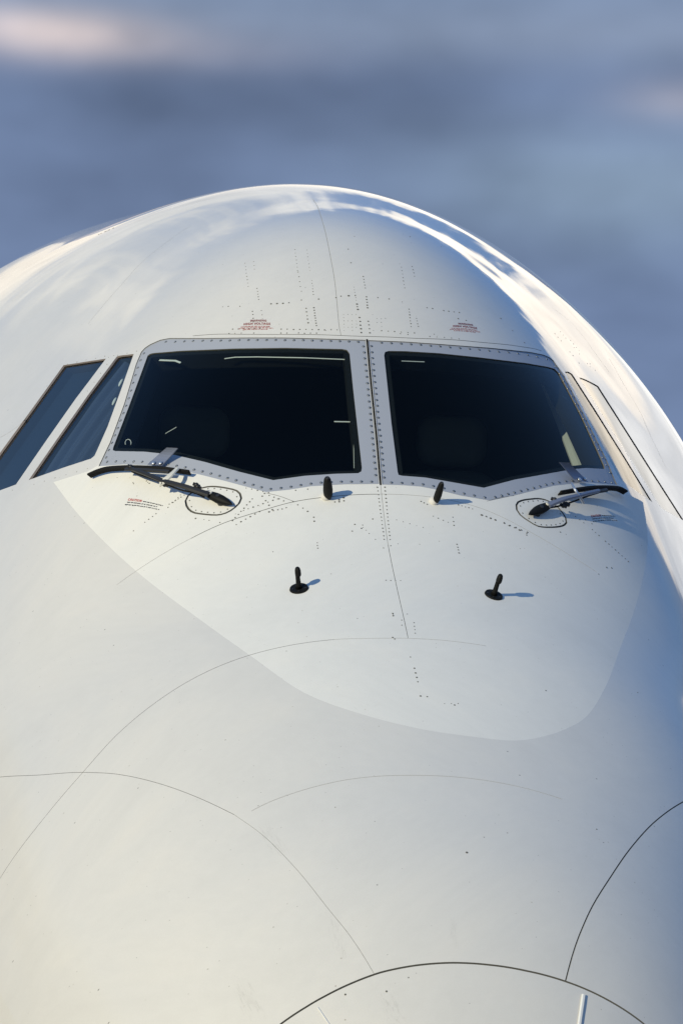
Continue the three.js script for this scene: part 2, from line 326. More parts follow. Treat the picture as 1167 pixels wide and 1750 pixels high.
const RADOME = line([[480, 1750], [520, 1723], [560, 1700], [604, 1679], [650, 1662], [710, 1650], [770, 1645.5], [835, 1649], [900, 1659.5], [965, 1677], [1040, 1710], [1100, 1750]]);
const ARC3 = line([[0, 1328], [75, 1324], [150, 1320], [200, 1323], [250, 1333], [300, 1348], [350, 1368], [400, 1392], [450, 1428], [500, 1478], [560, 1552], [600, 1602], [639, 1664]]);
const ARC4 = line([[966, 1676], [976, 1638], [985, 1610], [997, 1580], [1010, 1552], [1040, 1503], [1075, 1452], [1110, 1412], [1140, 1387], [1167, 1370]]);
function stationOf(ring) {                      // a ring seam as station x for every t: as read where seen, then on round the body
  const r = ring.slice().sort((a, b) => a[1] - b[1]), m = r.reduce((s, e) => s + e[0], 0) / r.length;
  return (t) => { if (t <= r[0][1]) return mix(r[0][0], m, smooth(0, 0.5, r[0][1] - t)); const e = r[r.length - 1]; if (t >= e[1]) return mix(e[0], m, smooth(0, 0.5, t - e[1])); let i = 0; while (r[i + 1][1] < t) i++; return mix(r[i][0], r[i + 1][0], (t - r[i][1]) / (r[i + 1][1] - r[i][1])); };
}
const st0 = stationOf(RING0), st1 = stationOf(RING1), st2 = stationOf(RING2), stR = stationOf(RADOME);
const LOWER = new THREE.CatmullRomCurve3([[92, 824], [130, 874], [188, 935], [250, 990], [330, 1050], [430, 1122], [520, 1184], [620, 1221], [720, 1246], [800, 1258], [880, 1265.5], [930, 1258], [970, 1244], [1002, 1224], [1035, 1172], [1060, 1105], [1079, 1055], [1097, 992], [1106, 930], [1104, 895], [1098, 858]].map(([x, y]) => V(x, y, 0)), false, 'centripetal').getPoints(120).map((p) => [p.x, p.y]);
const PATCH = resample(outline([...LOWER, [1068, 842], [1049, 820], [945, 820], [837, 845], [740, 825], [600, 818], [455, 831], [350, 803], [250, 788], [176, 791], [150, 806]]), 0.05, true, false);
const OVALS = [
  [[317.5, 856], [321, 848], [330, 840.5], [354.5, 832], [391.5, 835], [406, 839.5], [412, 847], [411.6, 856], [400.8, 868], [388, 876], [373, 880], [342, 878], [329, 875], [320.5, 867]],
  [[882, 863], [885, 858], [892, 855], [905, 853], [919.6, 852], [931, 854], [942, 859], [952, 866], [960, 875], [967, 887], [967.5, 893], [962, 898], [950, 900.5], [936.6, 901], [926, 900.5], [917, 898.5], [904, 891], [895, 885], [886, 877], [882.5, 870]],
].map((o) => resample(line(o), 0.02, true));

// skin cells
const XS = [], TS = [];
for (let i = 0; i < 14; i++) XS.push(0.0003 + 0.1 * Math.pow(i / 14, 2));
for (let x = 0.1; x < 1.95; x += 0.03) XS.push(x);
for (let x = 1.95; x < 4.3; x += 0.022) XS.push(x);
for (let x = 4.3; x < 8; x += 0.05) XS.push(x);
for (let x = 8; x <= 24.01; x += 0.5) XS.push(x);
for (let t = -0.35; t < Math.PI + 0.35; t += 0.0145) TS.push(t);
for (let k = 0; k <= 50; k++) TS.push(mix(Math.PI + 0.36, 2 * Math.PI - 0.35, k / 50));
let cells = [];
for (let i = 0; i < XS.length - 1; i++) for (let j = 0; j < TS.length - 1; j++) {
  const a = [XS[i], TS[j]], b = [XS[i + 1], TS[j]], c = [XS[i + 1], TS[j + 1]], d = [XS[i], TS[j + 1]];
  cells.push({ p: [a, b, c, d], tag: 'skin' });
}
const LO = resample(LEFT_OUT, 0.03, true, false), RO = resample(RIGHT_OUT, 0.03, true, false), LI = resample(LEFT_IN, 0.02, true, false), RI = resample(RIGHT_IN, 0.02, true, false);
const SIDES = SIDE.map((s) => resample(s, 0.03, true, false));
cells = cut(cells, pieces(LO), 'frameL'); cells = cut(cells, pieces(RO), 'frameR');
SIDES.forEach((s) => { cells = cut(cells, pieces(s), null); });
// inner edge of each windshield opening
let frameL = cells.filter((c) => c.tag === 'frameL'), frameR = cells.filter((c) => c.tag === 'frameR');
cells = cells.filter((c) => c.tag === 'skin');
frameL = cut(frameL, pieces(LI), null); frameR = cut(frameR, pieces(RI), null);
cells = cut(cells, pieces(PATCH), 'patch');

// panel joints: a narrow cut with a small sunk channel under it
const channels = [];
function joint(pl, half, mat = 'joint', curved = true, closed = false, depth = mat === 'faint' ? 0.0016 : 0.0034) {
  const r = resample(pl, 0.03, closed, curved), n = r.length, L = [], R = [], B = [], quads = [];
  for (let i = 0; i < n; i++) {
    const p = closed ? r[(i + n - 1) % n] : r[Math.max(0, i - 1)], q = closed ? r[(i + 1) % n] : r[Math.min(n - 1, i + 1)];
    const [x, t] = r[i], nn = N0(x, t), d = S0(q[0], q[1]).sub(S0(p[0], p[1])).normalize(), s = d.cross(nn).normalize().multiplyScalar(half), k = toParam(x, t, s);
    L.push([x + k[0], t + k[1]]); R.push([x - k[0], t - k[1]]); B.push([x, t]);
  }
  const T = [];
  for (let i = 0; i < (closed ? n : n - 1); i++) {
    const j = (i + 1) % n; quads.push(ccw([L[i], R[i], R[j], L[j]]));
    const e = (a) => S(a[0], a[1], -0.0002), b0 = S(B[i][0], B[i][1], -depth), b1 = S(B[j][0], B[j][1], -depth);
    T.push([e(L[i]), b0, e(L[j])], [e(L[j]), b0, b1], [b0, e(R[i]), b1], [b1, e(R[i]), e(R[j])]);
  }
  channels.push([tris(T), mat]);
  cells = cut(cells, quads, null);
}
const full = (st, n = 160) => { const o = []; for (let k = 0; k < n; k++) { const t = -0.3 + (Math.PI + 0.6) * k / (n - 1); o.push([st(t), t]); } return o; };
joint([[627, 579.5], [632.5, 640], [638.5, 700], [644.5, 760], [650.4, 829]].map(([x, y]) => at(x, y)), 0.0034, 'seal', true, false, 0.012);
joint(full(stR), 0.0026, 'joint', false, false, 0.006);
joint(ARC3.slice(0, 8), 0.0007); joint(ARC3.slice(7), 0.0006, 'faint'); joint(ARC4, 0.0018);
joint(RING1.slice(0, 9), 0.0009); joint(RING1.slice(8), 0.0009, 'faint');
joint(RING2, 0.001, 'faint');
joint(RING0.slice(2, 8), 0.0013); joint(RING0.slice(0, 3), 0.0009, 'faint'); joint(RING0.slice(7), 0.0009, 'faint');
joint(line([[650.5, 829.5], [656, 880], [663, 931]]), 0.0009, 'faint'); joint(line([[663, 931], [676, 995], [690.6, 1060], [697, 1090]]), 0.0008);
joint(line([[583, 573], [580, 560], [577, 530], [572, 480], [565, 440], [558, 405], [550, 375], [541, 350], [535, 341]]), 0.0012, 'faint');
joint(line([[330, 574], [350, 572.4], [420, 571.3], [491, 571.5], [583, 573.4], [650, 575.5], [727, 578.8], [821, 585], [883, 591.5], [925, 600]]), 0.0013);
joint(line([[326, 386], [280, 418], [240, 451], [212, 482], [188, 509], [151, 554]]), 0.0009, 'faint');
joint(line([[948, 529], [972, 548], [989, 566], [1014, 600], [1040, 636]]), 0.0012, 'faint');
joint(line([[1040, 612], [1067, 660], [1092, 702], [1110, 743], [1136, 797]]), 0.0013);
joint(line([[0, 748], [12, 742], [34, 726], [45, 714]]), 0.0009, 'faint');
joint(line([[455, 842.5], [478, 848], [502, 857]]), 0.0009);
joint(line([[832, 856.5], [850, 851], [878, 847]]), 0.0008, 'faint');
OVALS.forEach((o) => joint(o, 0.0036, 'joint', false, true, 0.008));

// sort cells into panels
const bands = {};
const sideL = [...ARC3, [0.36, ARC3[ARC3.length - 1][1]], [0.36, Math.PI + 1.2], [ARC3[0][0], Math.PI + 1.2]];
const sideR = [...ARC4, [ARC4[ARC4.length - 1][0], -1.2], [0.36, -1.2], [0.36, ARC4[0][1]]];
for (const c of cells) {
  let x = 0, t = 0; for (const q of c.p) { x += q[0]; t += q[1]; } x /= c.p.length; t /= c.p.length;
  let k;
  const ov = OVALS.findIndex((o) => inside(o, x, t));
  if (ov >= 0) k = 'wiper_cover' + ov;
  else if (c.tag === 'patch') k = 'anti_glare_panel';
  else if (x < stR(t)) k = 'radome';
  else if (inside(sideL, x, t)) k = 'sideL'; else if (inside(sideR, x, t)) k = 'sideR';
  else if (x < st2(t)) k = 'a'; else if (x < st1(t)) k = 'b';
  else if (x < st0(t)) k = 'c' + (t < Math.PI / 2); else k = 'd' + (t < Math.PI / 2);
  (bands[k] ??= []).push(c);
}
for (const [k, c] of Object.entries(bands)) {
  const g = sheet(c);
  if (k === 'radome') part('radome', g, M.paint, plane);
  else if (k === 'anti_glare_panel') part('anti_glare_panel', g, M.matte, plane, 'paler matt panel on the nose below the windshields');
  else if (k.startsWith('wiper_cover')) part('wiper_cover', g, M.matte, plane, 'oval screwed plate under the wiper pivot');
  else part('fuselage_panel', g, M.paint);
}
for (const [g, m] of channels) part('panel_joint', g, M[m]);
{ // aft end of the body built here
  const t = []; const c = V(0, 0, -24); for (let k = 0; k < 64; k++) t.push([S0(24, k / 64 * 2 * Math.PI), S0(24, (k + 1) / 64 * 2 * Math.PI), c]);
  part('rear_bulkhead', tris(t), M.liner);
}

// ---------------------------------------------------------------- windshields
const near = (loop3, p) => { let b = 1e9; for (let i = 0; i < loop3.length; i++) { const a = loop3[i], c = loop3[(i + 1) % loop3.length], e = c.clone().sub(a), k = Math.min(1, Math.max(0, p.clone().sub(a).dot(e) / e.lengthSq())); b = Math.min(b, a.clone().addScaledVector(e, k).distanceTo(p)); } return b; };
function insetLoop(loop, d) {                    // the outline moved inward along the skin
  const n = loop.length, sgn = area(loop) > 0 ? 1 : -1;
  return loop.map(([x, t], i) => { const a = loop[(i + n - 2) % n], b = loop[(i + 2) % n], e = S0(b[0], b[1]).sub(S0(a[0], a[1])).normalize(), m = N0(x, t).cross(e).multiplyScalar(d * sgn), k = toParam(x, t, m); return [x + k[0], t + k[1]]; });
}
function patchCells(loop, n) {
  const gc = [], b = box(loop), q = (a, e) => [mix(b[0], b[2], a / n), mix(b[1], b[3], e / n)];
  for (let a = 0; a < n; a++) for (let e = 0; e < n; e++) gc.push({ p: [q(a, e), q(a + 1, e), q(a + 1, e + 1), q(a, e + 1)], tag: 'x' });
  return cut(gc, pieces(loop), 'pane').filter((c) => c.tag === 'pane');
}
const on = (loop, h) => loop.map(([x, t]) => surf0(x, t, h));
function windshield(outer, inner, cellsIn, label, flabel) {
  const face = (x, t, h = 0) => surf0(x, t, h - 0.003), fn = N0;
  const fg = group('windshield_frame', plane, flabel);
  part('frame_plate', sheet(cellsIn, (x, t) => face(x, t), fn), M.frame, fg);
  part('frame_lip', [loft(on(inner, -0.0032), on(inner, -0.02)), loft(on(outer, 0.0002), on(outer, -0.03))], M.joint, fg);
  const ws = group('windshield', plane, label);
  part('pane', sheet(patchCells(inner, 24), (x, t) => surf0(x, t, -0.0065), N0), M.glass, ws);
  const s1 = insetLoop(inner, 0.019);
  part('window_seal', loft(on(inner, -0.0085), on(s1, -0.0085)), M.seal, ws);
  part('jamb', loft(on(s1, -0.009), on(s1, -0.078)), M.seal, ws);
  return { fg, ws, face, fn };
}
const WL = windshield(LO, LI, frameL, 'large V-bottomed front pane at left, behind its long wiper', 'grey screwed metal frame of the left front pane');
const WR = windshield(RO, RI, frameR, 'large V-bottomed front pane at right', 'grey screwed metal frame of the right front pane');
// frame screws, each a low domed head
const screwGeo = new THREE.SphereGeometry(0.0044, 9, 5, 0, Math.PI * 2, 0, Math.PI / 2).scale(1, 0.62, 1);
const headGeo = mergeGeometries([screwGeo.toNonIndexed(), new THREE.CylinderGeometry(0.0053, 0.0055, 0.0012, 9).toNonIndexed()]);
function screws(W, path, step, r) {
  const c = new THREE.CatmullRomCurve3(path.map(([x, y]) => V(x, y, 0)), false, 'centripetal'), n = Math.round(c.getLength() / step);
  for (const p of c.getSpacedPoints(n)) {
    const [x, t] = at(p.x + (r() - 0.5) * 0.8, p.y + (r() - 0.5) * 0.6, 0, W.face), q = W.face(x, t), nn = W.fn(x, t);
    const m = new THREE.Mesh(headGeo, M.screw); m.name = named('screw'); m.castShadow = m.receiveShadow = true; aim(m, q.addScaledVector(nn, 0.0003), nn, V(r() - 0.5, r() - 0.5, r())); W.fg.add(m);
  }
}
const rs = rng(77);
screws(WL, [[284, 584.5], [350, 582.6], [487, 581.4], [560, 583], [612, 584.6]], 15.5, rs);
screws(WL, [[621, 592], [630, 680], [642, 812]], 10.4, rs);
screws(WL, [[635, 823.2], [590, 823.3], [532, 826.5], [494, 832.5], [463, 835.5]], 18, rs);
screws(WL, [[447, 833], [400, 820], [350, 807], [300, 795.5], [250, 789.5], [212, 788.6], [184, 789.5]], 14.5, rs);
screws(WL, [[182, 782], [194, 752], [218, 689], [237, 625], [247, 604]], 13.5, rs);
screws(WR, [[652, 586], [693, 587.7], [750, 592], [839, 599.5], [907, 607.5], [934, 614]], 16.5, rs);
screws(WR, [[634.5, 592], [644, 690], [656.5, 816]], 10.4, rs);
screws(WR, [[669, 824.6], [718, 827.4], [752, 833], [786, 842], [828, 850]], 18, rs);
screws(WR, [[846, 849.5], [880, 841.5], [914, 833], [946, 825.5], [985, 821], [1030, 823], [1044, 825]], 11.3, rs);
screws(WR, [[948, 626], [972, 668], [1006, 736], [1042, 808]], 15, rs);
// pale strips inside each pane, the top ones for heating, and a small hook in the lower left corner
function bar(W, name, a, w, mat, d = 0.012) { return part(name, sweep(a.map(([x, y]) => pt(x, y, -d - 0.004)), a.map(([x, y]) => nrm(x, y)), w, 0.002), mat, W.ws); }
bar(WL, 'pane_strip', [[384, 613], [402, 610.5], [440, 610], [520, 611.5], [592, 614.5], [594, 619]], 0.0042, M.strip);
bar(WL, 'pane_strip', [[273, 615.5], [300, 616.5], [309, 620]], 0.008, M.strip);
bar(WL, 'pane_strip', [[604, 735], [605, 800]], 0.002, M.strip);
bar(WL, 'pane_strip', [[571, 720.5], [598, 721]], 0.005, M.strip, 0.03);  // small pale bracket seen inside the pane
bar(WL, 'pane_strip', [[283, 741], [302, 730]], 0.0025, M.strip, 0.03);
bar(WR, 'pane_strip', [[686, 617], [725, 618.5]], 0.0035, M.strip);
{ const c = []; for (let k = 0; k <= 14; k++) { const a = -0.5 + 4.1 * k / 14; c.push([219.5 + 5 * Math.cos(a), 757 - 6.2 * Math.sin(a)]); } bar(WL, 'stowage_hook', c, 0.0026, M.strip, 0.006); }

// ---------------------------------------------------------------- side windows
SIDES.forEach((s, i) => {
  const left = i < 2, wide = i % 2;
  const g = group('side_window', plane, ['front side pane on the left, a folded drape behind it', 'rear side pane on the left with two round knobs inside', 'front side pane on the right', 'rear side pane on the right'][i]);
  const deep = left ? 0.009 : 0.003, gc = patchCells(s, 24);
  part('pane', sheet(gc, (x, t) => surf0(x, t, -deep), N0), left ? M.sideGlassL : M.sideGlass, g);
  part('reveal', loft(s.map(([x, t]) => S(x, t, 0)), on(s, -deep - 0.001)), left ? M.reveal : M.joint, g);
  part('jamb', loft(on(s, -deep - 0.001), on(s, -0.07)), M.liner, g);
  part('window_seal', loft(on(s, -deep + 0.0008), on(insetLoop(s, left ? 0.004 : 0.003), -deep + 0.0008)), M.seal, g);
  if (!left) part('pane_backing', sheet(gc, (x, t) => surf0(x, t, -0.045), N0), M.shade, g);  // pale sheet added behind the right panes to brighten them
  if (i === 1) { // dark sun shade right behind the pane, two knobs on it
    part('pane_backing', sheet(gc, (x, t) => surf0(x, t, -0.055), (x, t) => N0(x, t)), M.navy, g);
    for (const [px, py, r] of [[74, 686, 0.026], [44, 731, 0.017]]) {
      const p = pt(px, py, -0.03), n = nrm(px, py), k = group('knob_stub', g); k.removeFromParent();
      const q = [new THREE.CylinderGeometry(r, r * 1.1, 0.012, 20).translate(0, 0.008, 0), new THREE.CylinderGeometry(r * 0.6, r * 0.7, 0.03, 16).translate(0, -0.012, 0), new THREE.TorusGeometry(r * 0.8, r * 0.16, 8, 20).rotateX(Math.PI / 2).translate(0, 0.015, 0)];
      const m = part('knob', q, M.strip, g); aim(m, p, n, V(0, 1, 0));
    }
  }
  if (i === 0) { // drape hung in folds behind the pane
    const a0 = at(198, 612), a1 = at(52, 818), ex = a1[0] - a0[0], et = (a1[1] - a0[1]) * 1.2, el = Math.hypot(ex, et);
    const f = (x, t) => { const q = ((x - a0[0]) * et - (t - a0[1]) * 1.2 * ex) / el; return surf0(x, t, -0.05 - 0.013 * Math.sin(q * 118) - 0.006 * Math.sin(q * 51 + 1 + 3 * x)); };
    part('drape', sheet(patchCells(s, 70), f, (x, t) => { const e = 1e-3; return f(x + e, t).sub(f(x - e, t)).cross(f(x, t + e).sub(f(x, t - e))).normalize(); }), M.drape, g);
    for (const [px, py] of [[196, 686], [207, 654]]) { const m = part('clip', [new THREE.SphereGeometry(0.014, 12, 8).scale(0.5, 0.4, 1.5)], M.strip, g); aim(m, pt(px, py, -0.02), nrm(px, py), V(0.3, 1, -0.6)); }
  }
});

// ---------------------------------------------------------------- flight deck seen through the panes
{
  const fd = group('flight_deck', plane);
  let lc = []; for (let a = 0; a < 60; a++) for (let e = 0; e < 60; e++) { const x0 = 1.95 + 2.9 * a / 60, x1 = 1.95 + 2.9 * (a + 1) / 60, t0 = 0.05 + (Math.PI - 0.1) * e / 60, t1 = 0.05 + (Math.PI - 0.1) * (e + 1) / 60; lc.push({ p: [[x0, t0], [x1, t0], [x1, t1], [x0, t1]], tag: 'l' }); }
  for (const l of [LO, RO]) lc = cut(lc, pieces(l), null);
  for (const l of SIDES) lc = cut(lc, pieces(l), null);
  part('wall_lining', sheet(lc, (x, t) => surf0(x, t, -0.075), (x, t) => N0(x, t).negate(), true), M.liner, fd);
  // corner post beside the right pane, sunlit tone put into its paler colour
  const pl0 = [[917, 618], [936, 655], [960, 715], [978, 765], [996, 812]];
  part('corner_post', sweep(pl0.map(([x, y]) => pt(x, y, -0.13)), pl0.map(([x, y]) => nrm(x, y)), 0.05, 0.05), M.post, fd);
  const pq = [[246, 610], [224, 670], [208, 720], [182, 785]].map(([x, y]) => pt(x, y, -0.1)), qn = [[246, 610], [224, 670], [208, 720], [182, 785]].map(([x, y]) => nrm(x, y));
  part('corner_post', sweep(pq, qn, 0.05, 0.09), M.liner, fd);
  const box3 = (w, h, d, x, y, z, m, n, rx = 0) => { const b = part(n, new RoundedBoxGeometry(w, h, d, 3, Math.min(w, h, d) * (m === M.seat ? 0.48 : 0.25)), m, fd); b.position.set(x, y, z); b.rotation.x = rx; return b; };
  { const sh = new THREE.Shape([[-0.2, 2.46], [-0.72, 2.86], [-0.8, 3.25], [0.8, 3.25], [0.72, 2.86], [0.2, 2.46]].map((p) => new THREE.Vector2(...p)));
    part('glareshield', new THREE.ExtrudeGeometry(sh, { depth: 0.04, bevelEnabled: true, bevelSize: 0.01, bevelThickness: 0.01, bevelSegments: 3 }).rotateX(-Math.PI / 2).translate(0, 0.86, 0), M.dark, fd); }
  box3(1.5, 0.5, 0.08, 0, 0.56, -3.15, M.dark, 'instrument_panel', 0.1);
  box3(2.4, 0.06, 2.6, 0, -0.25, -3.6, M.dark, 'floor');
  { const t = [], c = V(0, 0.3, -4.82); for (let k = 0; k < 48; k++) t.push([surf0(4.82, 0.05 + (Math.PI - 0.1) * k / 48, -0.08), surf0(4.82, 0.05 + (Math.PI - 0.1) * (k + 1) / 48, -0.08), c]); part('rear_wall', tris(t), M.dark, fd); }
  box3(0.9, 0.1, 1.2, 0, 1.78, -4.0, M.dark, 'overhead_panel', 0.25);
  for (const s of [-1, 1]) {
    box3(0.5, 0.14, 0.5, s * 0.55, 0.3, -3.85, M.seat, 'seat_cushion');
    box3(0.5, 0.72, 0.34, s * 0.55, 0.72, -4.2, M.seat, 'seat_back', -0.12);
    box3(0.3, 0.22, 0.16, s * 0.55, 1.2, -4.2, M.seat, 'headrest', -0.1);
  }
}

// ---------------------------------------------------------------- rows of flush fasteners, dark with dirt
{
  const r = rng(31), gs = [];
  const disc = (px, py, rad) => { const [x, t] = at(px, py), n = N0(x, t), c = new THREE.CylinderGeometry(rad, rad, 0.0014, 8); aim(c, S(x, t, 0.0002), n, V(0.3, 0.2, 1)); gs.push(c.toNonIndexed()); };
  const row = (x0, y0, x1, y1, n, rad, keep = 1) => { for (let k = 0; k < n; k++) { if (r() > keep) continue; const u = n > 1 ? k / (n - 1) : 0; disc(mix(x0, x1, u) + (r() - 0.5) * 0.6, mix(y0, y1, u) + (r() - 0.5) * 0.6, rad * (0.75 + 0.45 * r())); } };
  const Q = (ox, oy, s) => (a, b, c, d, n, rad, keep) => row(ox + a * s, oy + b * s, ox + c * s, oy + d * s, n, rad, keep);
  let q = Q(350, 300, 0.4713);                  // forehead
  q(65, 476, 128, 474, 4, .0022, .8); q(240, 466, 305, 462, 4, .0034); q(350, 452, 475, 443, 3, .003); q(494, 437, 522, 436, 2, .004); q(545, 435, 667, 447, 4, .0024); q(715, 458, 716, 459, 1, .002); q(805, 479, 825, 482, 2, .003); q(865, 490, 921, 497, 4, .003);
  q(146, 318, 158, 402, 8, .0019); q(178, 312, 180, 340, 3, .002); q(190, 410, 196, 450, 5, .0023); q(327, 268, 337, 345, 7, .0017); q(338, 350, 350, 420, 5, .0022); q(370, 270, 381, 345, 7, .0014); q(388, 380, 394, 432, 6, .0018);
  q(367, 482, 375, 534, 5, .0030); q(395, 480, 405, 545, 8, .0032); q(540, 405, 549, 452, 6, .0014); q(551, 466, 555, 486, 3, .0036); q(561, 515, 567, 570, 5, .0036); q(574, 366, 581, 408, 5, .0026); q(586, 440, 590, 480, 5, .003); q(592, 528, 598, 570, 4, .0034);
  q(712, 333, 724, 407, 7, .0022); q(751, 330, 759, 365, 4, .0022); q(740, 484, 747, 548, 7, .0026); q(767, 518, 773, 547, 4, .002); q(173, 492, 177, 530, 4, .0026); q(206, 490, 209, 520, 3, .0018);
  for (let c = 0; c < 4; c++) q(503 + c * 15, 504, 505 + c * 15, 562, 6, .0012, .8);
  for (let c = 0; c < 4; c++) q(608 + c * 15, 504, 611 + c * 15, 562, 5, .0012, .6);
  q(88, 573, 178, 571, 5, .0023, .9); q(102, 557, 200, 553, 6, .0026, .7); q(254, 557, 480, 560, 11, .0026, .85); q(254, 571, 405, 572, 8, .0026, .85); q(640, 563, 830, 576, 9, .0023, .8); q(682, 572, 920, 592, 10, .0021, .7); q(917, 519, 946, 526, 2, .0026); q(1072, 518, 1073, 519, 1, .002); q(520, 267, 530, 316, 2, .0024); q(743, 222, 856, 258, 2, .0022); q(543, 220, 544, 221, 1, .002);
  q = Q(440, 760, 0.4284);                      // around the small nozzles
  q(478, 170, 505, 378, 15, .0026); q(508, 170, 528, 378, 15, .0026); q(502, 412, 560, 396, 3, .0018); q(20, 206, 60, 260, 4, .003); q(28, 195, 105, 224, 5, .0026); q(47, 268, 115, 252, 5, .003); q(142, 228, 200, 266, 4, .003); q(152, 182, 200, 178, 2, .003); q(225, 290, 226, 305, 2, .0028); q(238, 392, 241, 414, 3, .0022); q(62, 428, 63, 429, 1, .002); q(335, 290, 415, 333, 4, .0026, .9); q(420, 330, 470, 378, 5, .0018, .8); q(378, 345, 460, 296, 3, .0024); q(308, 228, 344, 212, 3, .0034); q(326, 227, 345, 224, 2, .003); q(652, 226, 676, 238, 3, .003); q(700, 285, 760, 310, 4, .002, .8); q(554, 300, 660, 330, 5, .0014, .7); q(778, 290, 783, 322, 3, .0028); q(795, 398, 803, 432, 4, .0028); q(800, 240, 856, 256, 5, .0024); q(893, 280, 946, 300, 4, .0034); q(983, 312, 1075, 350, 5, .003); q(512, 541, 570, 542, 4, .0018); q(540, 676, 541, 684, 2, .002);
  q = Q(820, 760, 0.2974); q(570, 430, 605, 434, 2, .0022); q(594, 448, 640, 455, 2, .0024); q(643, 488, 850, 672, 12, .0024, .9); q(726, 706, 755, 708, 2, .003); q(548, 412, 512, 384, 2, .002); q(460, 502, 461, 503, 1, .003); q(680, 745, 682, 746, 1, .0018); q(10, 405, 88, 432, 4, .0034); q(138, 452, 226, 491, 4, .0034); q(266, 510, 267, 520, 2, .003);
  q = Q(120, 720, 0.3085); q(310, 640, 478, 512, 9, .0024, .9); q(530, 490, 640, 382, 9, .0022, .9); q(550, 460, 632, 410, 6, .0024); q(900, 550, 1010, 430, 8, .0026); q(920, 572, 1050, 500, 6, .0028); q(960, 495, 1150, 430, 8, .0026); q(742, 545, 830, 560, 4, .002, .8); q(350, 340, 352, 346, 2, .0026); q(425, 332, 440, 345, 3, .0024); q(695, 538, 696, 539, 1, .0034); q(262, 312, 263, 313, 1, .002); q(974, 370, 1100, 396, 5, .0022);
  q = Q(400, 1000, 0.4284); q(632, 113, 634, 122, 2, .0024); q(668, 140, 669, 160, 2, .002); q(632, 209, 640, 215, 2, .003); q(717, 150, 722, 192, 4, .0018); q(690, 116, 691, 117, 1, .0016); q(703, 287, 704, 288, 1, .0024); q(718, 332, 732, 386, 4, .0026); q(743, 443, 744, 444, 1, .0034); q(770, 445, 771, 446, 1, .002); q(838, 473, 893, 472, 3, .0014); q(878, 478, 879, 479, 1, .0024);
  q = Q(0, 0, 1); q(797, 1457, 798, 1458, 1, .0034); q(1019, 1417, 1020, 1418, 1, .0022); q(166, 402, 194, 390, 9, .0045, .8); q(932, 1180, 933, 1181, 1, .002); q(1089, 1184, 1090, 1185, 1, .002); q(116, 622, 180, 609, 5, .002); q(186, 611, 234, 600, 4, .002); q(195, 608, 150, 668, 5, .0016); q(22, 838, 150, 801, 8, .0018, .8); q(573, 1380, 640, 1404, 2, .0012); q(590, 1700, 660, 1694, 2, .0022);
  q(560, 1760, 562, 1761, 1, .002);
  q = Q(800, 350, 0.3145); q(470, 700, 600, 860, 9, .0022, .7); q(500, 690, 660, 880, 12, .0018, .7); q(540, 720, 690, 900, 11, .0018, .6); q(175, 618, 304, 750, 3, .003);
  OVALS.forEach((o) => { const cx = o.reduce((a, e) => a + e[0], 0) / o.length, ct = o.reduce((a, e) => a + e[1], 0) / o.length; const k = resample(o.map(([x, t]) => [mix(cx, x, 0.85), mix(ct, t, 0.85)]), 0.029, true); for (const [x, t] of k) { const c = new THREE.CylinderGeometry(0.0026, 0.0026, 0.0014, 8); aim(c, S(x, t, 0.0002), N0(x, t), V(0.3, 0.2, 1)); gs.push(c.toNonIndexed()); } });
  const m = part('rivet_rows', mergeGeometries(gs), M.joint); m.userData.kind = 'stuff';
}

